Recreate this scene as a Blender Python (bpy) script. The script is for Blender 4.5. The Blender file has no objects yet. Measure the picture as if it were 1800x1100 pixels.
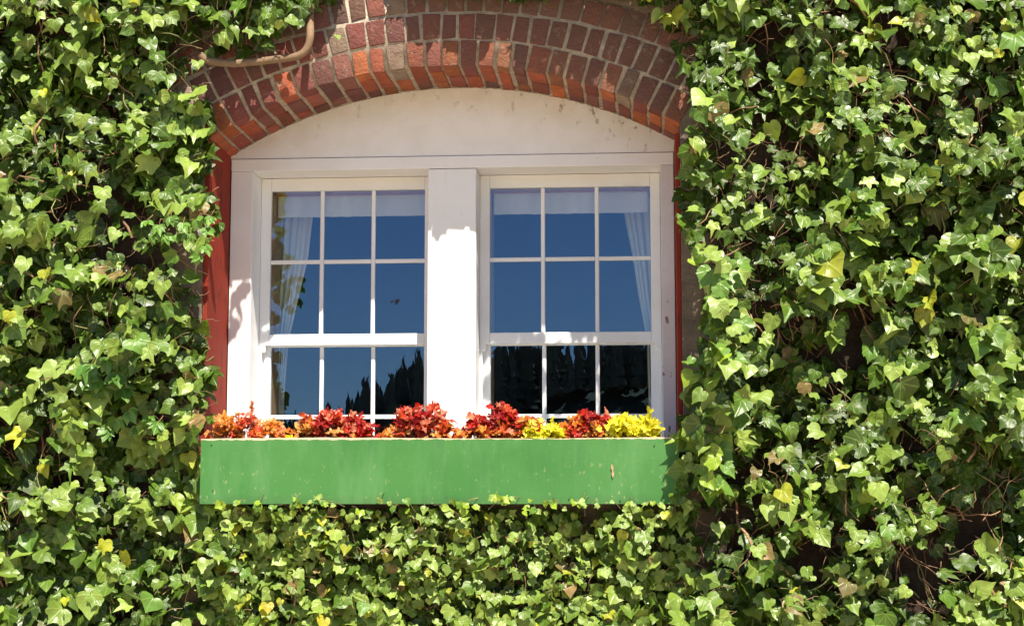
import bpy, bmesh, math, random
import numpy as np
from mathutils import Vector, Matrix

random.seed(7)
RS = np.random.RandomState(11)
S = bpy.context.scene
COL = S.collection

# ------------------------------------------------------------------ camera
FPX, CAMD, CAMZ, XP, YP = 2900.0, 7.8, 1.6, 1130.0, 890.0
pit = math.atan((YP - 550) / FPX)
yaw = math.atan((XP - 900) / math.hypot(FPX, YP - 550))
CF = Vector((-math.sin(yaw) * math.cos(pit), math.cos(yaw) * math.cos(pit), math.sin(pit)))
cd = bpy.data.cameras.new('camera')
cam = bpy.data.objects.new('camera', cd)
COL.objects.link(cam)
cam.location = (0, -CAMD, CAMZ)
cam.rotation_euler = CF.to_track_quat('-Z', 'Y').to_euler()
cd.sensor_width = 36.0
cd.lens = 36.0 * FPX / 1800.0
cd.clip_start = 0.1
cd.clip_end = 3000
S.camera = cam

# ------------------------------------------------------------------ light
SUN = Vector((0.42, -1.0, 1.74)).normalized()          # towards the sun
elev = math.asin(SUN.z)
rot = math.atan2(SUN.x, SUN.y)
W = bpy.data.worlds.new('World')
S.world = W
W.use_nodes = True
wn = W.node_tree
bg = wn.nodes['Background']
sky = wn.nodes.new('ShaderNodeTexSky')
sky.sky_type = 'NISHITA'
sky.sun_disc = False
sky.sun_elevation = elev
sky.sun_rotation = rot
sky.altitude = 1500
sky.air_density = 1.0
sky.dust_density = 0.1
sky.ozone_density = 3.0
wn.links.new(sky.outputs[0], bg.inputs[0])
bg.inputs[1].default_value = 0.071
sl = bpy.data.lights.new('sun', 'SUN')
sl.energy = 5.0
sl.angle = math.radians(0.53)
sl.color = (1.0, 0.92, 0.78)
so = bpy.data.objects.new('sun', sl)
COL.objects.link(so)
so.rotation_euler = SUN.to_track_quat('Z', 'Y').to_euler()
so.location = (3, -8, 12)
S.view_settings.view_transform = 'Standard'
S.view_settings.look = 'None'
S.view_settings.gamma = 1
S.view_settings.exposure = 1.0
S.render.engine = 'CYCLES'
S.cycles.max_bounces = 10
S.cycles.transparent_max_bounces = 16

# ------------------------------------------------------------------ helpers
CR = CF.cross(Vector((0, 0, 1))).normalized()
CU = CR.cross(CF)
def at(u, v, Y):
    """measured point of the photograph -> place on the plane at depth Y"""
    r = CF * FPX + CR * (u - 900) + CU * (550 - v)
    t = (Y + CAMD) / r.y
    return Vector((0, -CAMD, CAMZ)) + r * t

def tag(o, label=None, cat=None, group=None, kind=None):
    if label: o['label'] = label
    if cat: o['category'] = cat
    if group: o['group'] = group
    if kind: o['kind'] = kind
    return o

def empty(name, loc):
    o = bpy.data.objects.new(name, None)
    o.empty_display_size = 0.1
    o.location = loc
    COL.objects.link(o)
    return o

def link(name, me, mat, parent=None):
    o = bpy.data.objects.new(name, me)
    if mat is not None:
        me.materials.append(mat)
    COL.objects.link(o)
    if parent is not None:
        o.parent = parent
        o.matrix_parent_inverse = parent.matrix_world.inverted()
        o.location = (0, 0, 0)
        # geometry is written in world coordinates; undo the parent's location
        l = parent
        off = Vector((0, 0, 0))
        while l is not None:
            off += l.location
            l = l.parent
        o.matrix_parent_inverse.identity()
        o.location = -off
    return o

def from_bm(name, bm, mat, parent=None, smooth=False):
    me = bpy.data.meshes.new(name)
    bm.normal_update()
    bm.to_mesh(me)
    bm.free()
    if smooth:
        me.polygons.foreach_set('use_smooth', [True] * len(me.polygons))
    return link(name, me, mat, parent)

def from_np(name, V, F, mat, parent=None, smooth=True, col=None, uv=None):
    """V (n,3); F list of (k,3)/(k,4) index arrays; col, uv per vertex"""
    me = bpy.data.meshes.new(name)
    loops = np.concatenate([f.ravel() for f in F]).astype(np.int32)
    tot = np.concatenate([np.full(len(f), f.shape[1], np.int32) for f in F])
    start = np.concatenate([[0], np.cumsum(tot)[:-1]]).astype(np.int32)
    me.vertices.add(len(V)); me.vertices.foreach_set('co', np.asarray(V, np.float32).ravel())
    me.loops.add(len(loops)); me.loops.foreach_set('vertex_index', loops)
    me.polygons.add(len(tot)); me.polygons.foreach_set('loop_start', start); me.polygons.foreach_set('loop_total', tot)
    me.polygons.foreach_set('use_smooth', np.full(len(tot), smooth, bool))
    if uv is not None:
        l = me.uv_layers.new(name='UVMap')
        l.data.foreach_set('uv', np.asarray(uv, np.float32)[loops].ravel())
    if col is not None:
        a = me.attributes.new('Col', 'FLOAT_COLOR', 'POINT')
        c = np.ones((len(V), 4), np.float32); c[:, :3] = col
        a.data.foreach_set('color', c.ravel())
    me.update(); me.validate()
    return link(name, me, mat, parent)

def box(bm, x0, x1, y0, y1, z0, z1, bev=0.0, seg=2):
    vs = [bm.verts.new((x, y, z)) for x in (x0, x1) for y in (y0, y1) for z in (z0, z1)]
    q = [(0, 1, 3, 2), (4, 6, 7, 5), (0, 4, 5, 1), (2, 3, 7, 6), (0, 2, 6, 4), (1, 5, 7, 3)]
    fs = [bm.faces.new([vs[i] for i in f]) for f in q]
    if bev > 0:
        es = list({e for f in fs for e in f.edges})
        bmesh.ops.bevel(bm, geom=es, offset=bev, segments=seg, affect='EDGES', profile=0.5)
    return vs

def tube_np(pts, rad, k=6):
    P = np.asarray(pts, float); n = len(P)
    rad = np.broadcast_to(np.asarray(rad, float), (n,))
    T = np.gradient(P, axis=0); T /= np.linalg.norm(T, axis=1)[:, None] + 1e-9
    ref = np.array([0.13, 1.0, 0.21])
    A = np.cross(T, ref); A /= np.linalg.norm(A, axis=1)[:, None] + 1e-9
    B = np.cross(T, A)
    a = np.arange(k) * 2 * np.pi / k
    V = P[:, None] + rad[:, None, None] * (np.cos(a)[None, :, None] * A[:, None] + np.sin(a)[None, :, None] * B[:, None])
    V = V.reshape(-1, 3)
    F = []
    for i in range(n - 1):
        for j in range(k):
            F.append((i * k + j, i * k + (j + 1) % k, (i + 1) * k + (j + 1) % k, (i + 1) * k + j))
    return V, np.array(F)

def tubes(name, lst, mat, parent=None, k=6, cols=None):
    Vs, Fs, Cs, o = [], [], [], 0
    for i, (p, r) in enumerate(lst):
        V, F = tube_np(p, r, k)
        Vs.append(V); Fs.append(F + o); o += len(V)
        if cols is not None:
            Cs.append(np.tile(cols[i], (len(V), 1)))
    return from_np(name, np.concatenate(Vs), [np.concatenate(Fs)], mat, parent, True, np.concatenate(Cs) if Cs else None)

# numpy value noise
_T = RS.rand(64, 64)
def vnoise(x, z, s, ox=0.0):
    x = np.asarray(x) / s + 17.3 + ox; z = np.asarray(z) / s + 5.1 + ox * 0.7
    xi = np.floor(x).astype(int); zi = np.floor(z).astype(int)
    fx = x - xi; fz = z - zi
    fx = fx * fx * (3 - 2 * fx); fz = fz * fz * (3 - 2 * fz)
    g = lambda a, b: _T[a % 64, b % 64]
    return (g(xi, zi) * (1 - fx) + g(xi + 1, zi) * fx) * (1 - fz) + (g(xi, zi + 1) * (1 - fx) + g(xi + 1, zi + 1) * fx) * fz

# ------------------------------------------------------------------ material helpers
class M:
    def __init__(s, name):
        s.m = bpy.data.materials.new(name); s.m.use_nodes = True
        s.t = s.m.node_tree; s.b = s.t.nodes['Principled BSDF']; s.out = s.t.nodes['Material Output']
    def n(s, typ, **kw):
        nd = s.t.nodes.new('ShaderNode' + typ)
        for k, v in kw.items():
            if k.startswith('i_'):
                key = k[2:]
                key = int(key) if key.isdigit() else key.replace('_', ' ')
                s.put(nd.inputs[key], v)
            else:
                setattr(nd, k, v)
        return nd
    def put(s, inp, v):
        if hasattr(v, 'is_output') or isinstance(v, bpy.types.NodeSocket):
            s.t.links.new(v, inp)
        else:
            if isinstance(v, tuple) and len(v) == 3 and inp.type == 'RGBA': v = v + (1,)
            inp.default_value = v
    def math(s, op, a, b=0.0, c=None, clamp=False):
        nd = s.t.nodes.new('ShaderNodeMath'); nd.operation = op; nd.use_clamp = clamp
        s.put(nd.inputs[0], a); s.put(nd.inputs[1], b)
        if c is not None: s.put(nd.inputs[2], c)
        return nd.outputs[0]
    def mix(s, f, a, b, mode='MIX'):
        nd = s.t.nodes.new('ShaderNodeMix'); nd.data_type = 'RGBA'; nd.blend_type = mode
        s.put(nd.inputs[0], f); s.put(nd.inputs[6], a); s.put(nd.inputs[7], b)
        return nd.outputs[2]
    def noise(s, scale, detail=4, rough=0.55, vec=None, dist=0.0):
        nd = s.t.nodes.new('ShaderNodeTexNoise')
        nd.inputs['Scale'].default_value = scale; nd.inputs['Detail'].default_value = detail
        nd.inputs['Roughness'].default_value = rough; nd.inputs['Distortion'].default_value = dist
        if vec is None: vec = s.pos()
        s.t.links.new(vec, nd.inputs['Vector'])
        return nd.outputs[0]
    def pos(s):
        if not hasattr(s, '_p'):
            s._p = s.t.nodes.new('ShaderNodeNewGeometry').outputs['Position']
        return s._p
    def scaled(s, v):
        nd = s.t.nodes.new('ShaderNodeVectorMath'); nd.operation = 'MULTIPLY'
        s.t.links.new(s.pos(), nd.inputs[0]); nd.inputs[1].default_value = v
        return nd.outputs[0]
    def xyz(s, v=None):
        nd = s.t.nodes.new('ShaderNodeSeparateXYZ'); s.t.links.new(v or s.pos(), nd.inputs[0]); return nd.outputs
    def ramp(s, f, a, b, c0=0.0, c1=1.0):
        nd = s.t.nodes.new('ShaderNodeMapRange'); nd.clamp = True
        s.put(nd.inputs[0], f)
        for i, v in enumerate((a, b, c0, c1)): nd.inputs[i + 1].default_value = v
        return nd.outputs[0]
    def bump(s, h, strength=0.3, dist=0.005):
        nd = s.t.nodes.new('ShaderNodeBump'); nd.inputs['Strength'].default_value = strength; nd.inputs['Distance'].default_value = dist
        s.t.links.new(h, nd.inputs['Height']); s.t.links.new(nd.outputs[0], s.b.inputs['Normal'])
    def set(s, **kw):
        for k, v in kw.items(): s.put(s.b.inputs[k.replace('_', ' ')], v)
        return s.m

def mat_paint(name, base, dirt, amount=0.35, rough=0.5, grain=(6, 60, 6), chips=0.0, chipcol=(0.25, 0.2, 0.15)):
    m = M(name)
    n1 = m.noise(3.0, 5, 0.6); n2 = m.noise(1.0, 6, 0.7, m.scaled(grain))
    f = m.math('MULTIPLY', m.ramp(n1, 0.42, 0.75), amount)
    c = m.mix(f, base, dirt)
    c = m.mix(m.ramp(n2, 0.60, 0.80, 0, 0.30), c, dirt)
    spots = m.ramp(m.noise(38, 3, 0.6), 0.70, 0.74)
    c = m.mix(m.math('MULTIPLY', spots, 0.4), c, tuple(x * 0.4 for x in dirt))
    if chips > 0:
        ch = m.math('MULTIPLY', m.ramp(m.noise(1.0, 5, 0.65, m.scaled((26, 26, 9))), 0.70 - chips, 0.72 - chips), m.ramp(m.noise(2.2, 2), 0.45, 0.55))
        c = m.mix(ch, c, chipcol)
    h = m.math('ADD', n2, m.noise(90, 3))
    m.bump(h, 0.25, 0.003)
    return m.set(Base_Color=c, Roughness=rough)

def mat_brick():
    m = M('arch_brick')
    at_ = m.n('Attribute', attribute_name='Col').outputs['Color']
    n = m.noise(14, 6, 0.65); nf = m.noise(70, 5, 0.7)
    face = m.ramp(m.xyz()[1], 0.016, 0.004)                       # weathered outer face of the arch
    c = m.mix(m.ramp(n, 0.35, 0.7, 0.0, 0.55), at_, (0.10, 0.035, 0.025))
    c = m.mix(m.math('MULTIPLY', face, m.math('ADD', 0.26, m.ramp(m.xyz()[0], -1.7, -0.2, 0.0, 0.50))), c, (0.165, 0.088, 0.064))
    pale = m.ramp(m.noise(20, 6, 0.75, None, 1.0), 0.57, 0.66)
    pf = m.math('MULTIPLY', pale, m.math('ADD', m.math('MULTIPLY', face, 0.32), 0.2))
    c = m.mix(pf, c, (0.33, 0.26, 0.20))
    c = m.mix(m.ramp(nf, 0.58, 0.8, 0, 0.6), c, (0.07, 0.04, 0.03))
    m.bump(m.math('ADD', n, m.math('MULTIPLY', nf, 1.1)), 1.0, 0.016)
    return m.set(Base_Color=c, Roughness=0.9)

def mat_mortar():
    m = M('mortar')
    n = m.noise(20, 6, 0.7); nf = m.noise(120, 4, 0.7)
    c = m.mix(m.ramp(n, 0.35, 0.7), (0.58, 0.50, 0.39), (0.28, 0.225, 0.17))
    c = m.mix(m.ramp(nf, 0.6, 0.75, 0, 0.6), c, (0.10, 0.08, 0.06))
    m.bump(m.math('ADD', n, nf), 1.0, 0.012)
    return m.set(Base_Color=c, Roughness=0.95)

def mat_wall():
    m = M('wall_brick')
    x = m.xyz()
    v = m.n('CombineXYZ', i_0=m.math('ADD', x[0], x[1]), i_1=x[2]).outputs[0]
    b = m.n('TexBrick', i_Vector=v, i_Scale=1.0, i_Mortar_Size=0.006, i_Brick_Width=0.21, i_Row_Height=0.078, i_Color1=(0.17, 0.09, 0.065), i_Color2=(0.12, 0.07, 0.055), i_Mortar=(0.22, 0.18, 0.14))
    n = m.noise(12, 6, 0.7)
    c = m.mix(m.ramp(n, 0.35, 0.65, 0.2, 0.85), b.outputs[0], (0.13, 0.10, 0.07))
    c = m.mix(m.ramp(m.noise(5, 6, 0.75), 0.35, 0.55, 0.65, 0.97), c, (0.022, 0.013, 0.007))
    band = m.ramp(m.math('ADD', m.math('ABSOLUTE', m.math('SUBTRACT', x[0], -0.965)), m.math('MULTIPLY', m.noise(8, 4), 0.12)), 1.30, 1.40, 1.0, 0.0)
    c = m.mix(m.math('MULTIPLY', band, m.ramp(n, 0.3, 0.6, 0.5, 1.0)), c, (0.21, 0.165, 0.12))
    h = m.math('ADD', m.math('MULTIPLY', b.outputs[1], -0.8), m.noise(60, 5, 0.7))
    m.bump(h, 0.8, 0.012)
    return m.set(Base_Color=c, Roughness=0.95)

def mat_leaf(name, transl=0.28, rough=0.36, vein=(0.36, 0.46, 0.18), vs=0.5, ivy=True):
    m = M(name)
    col = m.n('Attribute', attribute_name='Col').outputs['Color']
    uv = m.n('UVMap').outputs[0]
    x, y, _ = m.xyz(uv)
    ax = m.math('ABSOLUTE', x)
    ang = m.math('ARCTAN2', ax, y)
    r = m.math('SQRT', m.math('ADD', m.math('MULTIPLY', x, x), m.math('MULTIPLY', y, y)))
    d = None
    for a in (0.0, 0.72, 1.45):
        q = m.math('MULTIPLY', m.math('ABSOLUTE', m.math('SUBTRACT', ang, a)), r)
        d = q if d is None else m.math('MINIMUM', d, q)
    vm = m.ramp(d, 0.010, 0.045, 1, 0)
    blot = m.noise(30, 4, 0.6)
    c = m.mix(m.ramp(blot, 0.3, 0.7, 0, 0.35), col, tuple([0.45] * 3), 'MULTIPLY')
    c = m.mix(m.math('MULTIPLY', vm, vs), c, vein)
    bf = m.n('NewGeometry').outputs['Backfacing']
    if ivy: c = m.mix(m.math('MULTIPLY', bf, 0.3), c, (0.11, 0.185, 0.02))
    m.bump(m.math('ADD', m.math('MULTIPLY', vm, -1.0), m.noise(45, 3)), 0.35, 0.004)
    m.set(Base_Color=c, Roughness=m.ramp(m.noise(25, 2), 0.3, 0.7, rough - 0.08, rough + 0.12))
    m.b.inputs['Specular IOR Level'].default_value = 0.5 if ivy else 0.4
    tr = m.n('BsdfTranslucent')
    tc = m.mix(1.0, c, (1.0, 1.05, 0.45) if ivy else (1.0, 0.9, 0.8), 'MULTIPLY')
    if ivy: tc = m.mix(0.22, tc, (0.36, 0.42, 0.03))
    m.put(tr.inputs[0], tc)
    mx = m.n('MixShader'); mx.inputs[0].default_value = transl
    m.t.links.new(m.b.outputs[0], mx.inputs[1]); m.t.links.new(tr.outputs[0], mx.inputs[2])
    m.t.links.new(mx.outputs[0], m.out.inputs[0])
    return m.m

def mat_simple(name, base, var, scale=20, rough=0.8, bump=0.5, dist=0.004, attr=False):
    m = M(name)
    n = m.noise(scale, 5, 0.65)
    b0 = m.n('Attribute', attribute_name='Col').outputs['Color'] if attr else base
    c = m.mix(m.ramp(n, 0.35, 0.7, 0, 0.8), b0, var)
    m.bump(n, bump, dist)
    return m.set(Base_Color=c, Roughness=rough)

MT = {}
MT['white'] = mat_paint('white_paint', (0.85, 0.855, 0.86), (0.66, 0.63, 0.58), 0.35, 0.45, (20, 20, 2.5))
MT['white_worn'] = mat_paint('worn_white_paint', (0.72, 0.71, 0.72), (0.48, 0.44, 0.38), 0.5, 0.55, (40, 40, 2.5), 0.08, (0.22, 0.15, 0.11))
MT['panel'] = mat_paint('panel_paint', (0.72, 0.69, 0.67), (0.58, 0.52, 0.44), 0.5, 0.55, (4, 4, 4))
def mat_panel():
    m = M('arch_panel_paint')
    x = m.xyz()
    dx = m.math('SUBTRACT', x[0], CX); dz = m.math('SUBTRACT', x[2], 1.523)
    rad = m.math('SQRT', m.math('ADD', m.math('MULTIPLY', dx, dx), m.math('MULTIPLY', dz, dz)))
    edge = m.ramp(rad, 2.05, 2.20)
    n = m.noise(5, 5, 0.65)
    c = m.mix(m.ramp(n, 0.4, 0.75, 0, 0.5), (0.82, 0.83, 0.84), (0.66, 0.64, 0.60))
    c = m.mix(m.math('MULTIPLY', edge, m.ramp(m.noise(9, 5, 0.6), 0.3, 0.7, 0.1, 0.7)), c, (0.60, 0.55, 0.46))
    st = m.math('MULTIPLY', m.ramp(m.noise(1.0, 5, 0.7, m.scaled((24, 24, 14))), 0.60, 0.66), m.math('MULTIPLY', m.ramp(rad, 2.04, 2.20, 0.03, 0.9), m.ramp(x[0], -1.2, -0.3, 0.35, 1.0)))
    c = m.mix(st, c, (0.20, 0.15, 0.10))
    m.bump(m.math('ADD', n, m.noise(60, 4)), 0.3, 0.004)
    return m.set(Base_Color=c, Roughness=0.6)
CX = -0.925
MT['panel'] = mat_panel()
MT['red'] = mat_paint('red_paint', (0.27, 0.035, 0.020), (0.16, 0.028, 0.016), 0.6, 0.75, (30, 30, 1.5), 0.11, (0.10, 0.03, 0.02)); MT['red'].node_tree.nodes['Principled BSDF'].inputs['Specular IOR Level'].default_value = 0.15
MT['brick'] = mat_brick(); MT['mortar'] = mat_mortar(); MT['wall'] = mat_wall()
MT['leaf'] = mat_leaf('ivy_leaf', 0.18, 0.40, (0.34, 0.43, 0.09), 0.28)
MT['petal'] = mat_leaf('ornamental_leaf', 0.35, 0.42, (0.5, 0.12, 0.06), 0.0, False)
MT['stem'] = mat_simple('vine_bark', None, (0.10, 0.055, 0.03), 60, 0.85, 0.7, 0.004, True)
MT['pipe'] = mat_simple('pipe_paint', (0.24, 0.155, 0.09), (0.12, 0.075, 0.045), 14, 0.9, 0.8)
MT['soil'] = mat_simple('soil', (0.05, 0.03, 0.02), (0.02, 0.012, 0.008), 60, 0.95, 1.0, 0.01)
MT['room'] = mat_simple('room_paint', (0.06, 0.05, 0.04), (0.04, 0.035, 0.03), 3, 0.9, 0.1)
MT['ground'] = mat_simple('gravel_ground', (0.50, 0.40, 0.28), (0.38, 0.30, 0.20), 4, 0.95, 0.6, 0.02)
MT['hill'] = mat_simple('hill_scrub', (0.06, 0.075, 0.04), (0.045, 0.055, 0.03), 0.1, 0.95, 0.2)
MT['conifer'] = mat_simple('conifer', (0.12, 0.12, 0.085), (0.08, 0.09, 0.06), 0.6, 0.95, 0.2)
MT['dark'] = mat_simple('near_black', (0.02, 0.02, 0.02), (0.03, 0.03, 0.03), 40, 0.6, 0.1)

def mat_green():
    m = M('green_paint')
    x = m.xyz()
    n = m.noise(2.6, 5, 0.6); st = m.noise(1.0, 5, 0.6, m.scaled((9, 9, 2.2)))
    c = m.mix(m.ramp(n, 0.35, 0.7), (0.046, 0.172, 0.040), (0.068, 0.212, 0.056))
    c = m.mix(m.ramp(st, 0.5, 0.75, 0, 0.45), c, (0.125, 0.28, 0.11))
    # flecks where the paint has worn through, more of them low on the board
    low = m.ramp(x[2], 1.64, 1.84, 1.0, 0.0)
    fl = m.ramp(m.noise(1.0, 4, 0.6, m.scaled((55, 55, 30))), 0.625, 0.68)
    fl = m.math('MULTIPLY', fl, m.math('ADD', m.math('MULTIPLY', low, 0.7), 0.12))
    c = m.mix(fl, c, (0.36, 0.36, 0.18))
    dk = m.ramp(m.noise(1.0, 4, 0.6, m.scaled((34, 34, 26))), 0.69, 0.74, 0, 0.5)
    c = m.mix(dk, c, (0.05, 0.12, 0.05))
    drip = m.math('MULTIPLY', m.ramp(m.noise(1.0, 5, 0.7, m.scaled((16, 16, 1.6))), 0.52, 0.72, 0, 0.45), m.ramp(x[2], 1.62, 1.9, 0.35, 1.0))
    c = m.mix(drip, c, (0.035, 0.115, 0.045))
    grime = m.math('MULTIPLY', m.ramp(x[2], 1.612, 1.66, 1.0, 0.0), m.ramp(m.noise(11, 5), 0.35, 0.7, 0.1, 0.6))
    c = m.mix(grime, c, (0.06, 0.09, 0.04))
    # bare worn edge along the top
    e = m.math('ADD', x[2], m.math('MULTIPLY', m.math('SUBTRACT', m.noise(26, 4, 0.6), 0.5), 0.016))
    c = m.mix(m.ramp(e, 1.9045, 1.907), c, (0.62, 0.50, 0.34))
    m.bump(m.math('ADD', st, m.math('MULTIPLY', m.noise(70, 4), 0.6)), 0.25, 0.004)
    m.b.inputs['Specular IOR Level'].default_value = 0.25
    return m.set(Base_Color=c, Roughness=0.6)
MT['wood'] = mat_simple('brown_wood', (0.55, 0.38, 0.23), (0.4, 0.26, 0.14), 30, 0.5, 0.2)
MT['rail'] = mat_simple('brown_rail', (0.55, 0.27, 0.07), (0.42, 0.2, 0.05), 30, 0.6, 0.2)
MT['green'] = mat_green()
MT['bare'] = mat_simple('bare_wood', (0.50, 0.36, 0.22), (0.28, 0.14, 0.07), 50, 0.8, 0.5)

def mat_glass():
    m = M('window_glass')
    tr = m.n('BsdfTransparent'); tr.inputs[0].default_value = (0.95, 0.96, 0.97, 1)
    gl = m.n('BsdfGlossy'); gl.inputs[0].default_value = (0.38, 0.58, 0.84, 1); gl.inputs[1].default_value = 0.0
    bp = m.n('Bump'); bp.inputs['Strength'].default_value = 0.09; bp.inputs['Distance'].default_value = 0.0015
    m.t.links.new(m.noise(7, 2, 0.5), bp.inputs['Height'])
    m.t.links.new(bp.outputs[0], gl.inputs['Normal'])
    lw = m.n('LayerWeight'); lw.inputs[0].default_value = 0.5
    fac = m.math('ADD', 0.12, m.math('MULTIPLY', m.math('POWER', lw.outputs[1], 5.0), 0.85))
    mx = m.n('MixShader')
    m.t.links.new(fac, mx.inputs[0]); m.t.links.new(tr.outputs[0], mx.inputs[1]); m.t.links.new(gl.outputs[0], mx.inputs[2])
    m.t.links.new(mx.outputs[0], m.out.inputs[0])
    return m.m
MT['glass'] = mat_glass()

def mat_cloth():
    m = M('sheer_cloth')
    n = m.noise(60, 3)
    m.set(Base_Color=m.mix(n, (0.92, 0.93, 0.80), (0.86, 0.88, 0.75)), Roughness=0.9)
    t = m.n('BsdfTranslucent'); t.inputs[0].default_value = (0.75, 0.75, 0.75, 1)
    mx = m.n('MixShader'); mx.inputs[0].default_value = 0.2
    m.t.links.new(m.b.outputs[0], mx.inputs[1]); m.t.links.new(t.outputs[0], mx.inputs[2]); m.t.links.new(mx.outputs[0], m.out.inputs[0])
    return m.m
MT['cloth'] = mat_cloth()

# ------------------------------------------------------------------ the setting
bm = bmesh.new()
vs = [bm.verts.new(p) for p in ((-900, -900, 0), (900, -900, 0), (900, 60, 0), (-900, 60, 0))]
bm.faces.new(vs)
tag(from_bm('ground', bm, MT['ground']), kind='structure')

# wooded hill far behind the viewer, seen mirrored in the panes
bm = bmesh.new()
nx = 60
def hz(x):   # height of the hill's crest
    t = min(1, max(0, (x + 66) / 60.0))
    return 6 + 24 * t * t * (3 - 2 * t)
rows = []
for (yy, k) in ((-255, 0.0), (-285, 0.7), (-310, 1.0), (-420, 1.05)):
    rows.append([bm.verts.new((-200 + 400 * i / nx, yy, -0.5 + (hz(-200 + 400 * i / nx) - 3) * k)) for i in range(nx + 1)])
for a, b in zip(rows, rows[1:]):
    for i in range(nx):
        bm.faces.new((a[i], b[i], b[i + 1], a[i + 1]))
tag(from_bm('hill', bm, MT['hill'], smooth=True), kind='structure')
# far-off conifer wood on the hill
Vs, Fs, o = [], [], 0
rr = np.random.RandomState(3)
for i in range(700):
    x = rr.uniform(-110, 90); y = -300 + rr.uniform(-16, 10)
    u = 1130 + x / 0.107
    top = np.interp(u, [300, 470, 520, 560, 600, 630, 660, 692, 715, 745, 860, 1200], [742, 728, 722, 705, 692, 678, 655, 628, 626, 620, 594, 594])
    H = 1.6 + (890 - top) * 0.107 + rr.uniform(-5.5, 1.0) * (.7 if x < -38 else .12)
    base = max(0, hz(x) - 7)
    h = max(H - base, 5); w = h * rr.uniform(0.14, 0.20)
    L = 11
    for k in range(L):
        z0 = base + h * (0.08 + 0.92 * k / L); z1 = base + h * min(1, (0.08 + 0.92 * (k + 2.2) / L)); r0 = w * (1 - k / L) ** .9 * rr.uniform(0.75, 1.2) + 0.10
        n = 8
        a = np.arange(n) * 2 * np.pi / n + rr.rand()
        r = r0 * np.where(np.arange(n) % 2, 0.72, 1.0) * rr.uniform(0.8, 1.2, n)
        ring = np.c_[x + r * np.cos(a), y + r * np.sin(a), z0 + rr.uniform(-.3, .3, n)]
        V = np.vstack([ring, [[x, y, z1]]]); Vs.append(V)
        Fs.append(np.array([(o + j, o + (j + 1) % n, o + n) for j in range(n)])); o += n + 1
tag(from_np('forest', np.concatenate(Vs), [np.concatenate(Fs)], MT['conifer'], smooth=False),
    'dark far-off conifer wood mirrored low in the window panes', 'forest', kind='stuff')

# ------------------------------------------------------------------ brick wall with the arched opening
CX = -0.925
XL, XR = -2.125, 0.195           # sides of the opening
Z0 = 1.66                        # its bottom
FY = 0.42                        # plane of the window frame
ARCS = [(1.523, 2.21), (1.375, 2.488), (1.13, 2.871), (0.86, 3.265)]     # (centre z, radius) of the ring joints
def arcz(k, x):
    c, r = ARCS[k]
    return c + math.sqrt(max(0, r * r - (x - CX) ** 2))
def arc_pt(k, a):
    """point of joint k on the ray at angle a (from the vertical) out of the first arc's centre"""
    c0, r0 = ARCS[0]; c, r = ARCS[k]
    dx, dz = math.sin(a), math.cos(a)
    ez = c0 - c
    b = dz * ez
    t = -b + math.sqrt(b * b - (ez * ez - r * r))
    return CX + dx * t, c0 + dz * t
AL = -math.asin((CX - XL) / ARCS[0][1]); AR = math.asin((XR - CX) / ARCS[0][1])
WX0, WX1, WZ1 = -6.0, 5.0, 6.2
wall = empty('brick_wall', (CX, 0.2, 0))
tag(wall, 'old brick wall with arched window opening, mostly hidden under ivy', 'wall', kind='thing')
bm = bmesh.new()
box(bm, WX0, XL, 0, FY + 0.3, 0, 3.0)
box(bm, XR, WX1, 0, FY + 0.3, 0, 3.0)
box(bm, XL + .0005, XR - .0005, 0.001, FY + 0.3, 0, Z0)
# upper part: polygon strips that follow the outer arch joint
def prism(bm, poly, y0, y1):
    f = [bm.verts.new((x, y0, z)) for x, z in poly]; b = [bm.verts.new((x, y1, z)) for x, z in poly]
    bm.faces.new(f); bm.faces.new(b[::-1])
    n = len(poly)
    for i in range(n):
        bm.faces.new((f[i], f[(i + 1) % n], b[(i + 1) % n], b[i]))
pl = [arc_pt(3, AL + (AR - AL) * i / 40) for i in range(41)]
sl_, sr_ = arc_pt(0, AL), arc_pt(0, AR)
for a, b in zip(pl, pl[1:]):
    prism(bm, [a, b, (b[0], WZ1), (a[0], WZ1)], 0, FY + 0.3)
prism(bm, [(WX0, 3.0005), (XL, 3.0005), sl_, pl[0], (pl[0][0], WZ1), (WX0, WZ1)], 0, FY + 0.3)
prism(bm, [(XR, 3.0005), (WX1, 3.0005), (WX1, WZ1), (pl[-1][0], WZ1), pl[-1], sr_], 0, FY + 0.3)
bmesh.ops.recalc_face_normals(bm, faces=bm.faces)
from_bm('masonry', bm, MT['wall'], wall)

# arch: mortar body, bricks by rings
arch = empty('brick_arch', (CX, 0.2, 3.4))
tag(arch, 'red brick arch of several rings with thick grey mortar above the window', 'arch')
bm = bmesh.new()
n = 60
pts0 = []
for i in range(n + 1):
    a = AL + (AR - AL) * i / n
    x, z = arc_pt(0, a); x3, z3 = arc_pt(3, a)
    dx, dz = math.sin(a), math.cos(a)
    pts0.append(((x + dx * .007, z + dz * .007), (x3 - dx * .001, z3 - dz * .001)))
for (a, b), (c, d) in zip(pts0, pts0[1:]):
    f = [bm.verts.new((p[0], y, p[1])) for y in (0.004, FY + 0.02) for p in (a, b, d, c)]
    for q in ((0, 1, 2, 3), (7, 6, 5, 4), (0, 3, 7, 4), (1, 5, 6, 2)):
        bm.faces.new([f[i] for i in q])
bmesh.ops.remove_doubles(bm, verts=bm.verts, dist=1e-5)
bmesh.ops.subdivide_edges(bm, edges=[e for e in bm.edges if abs(e.verts[0].co.y - e.verts[1].co.y) > .1], cuts=6)
for v in bm.verts:
    v.co += Vector((random.uniform(-1, 1), random.uniform(-1, 1) * .6, random.uniform(-1, 1))) * 0.0022
bmesh.ops.recalc_face_normals(bm, faces=bm.faces)
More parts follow.
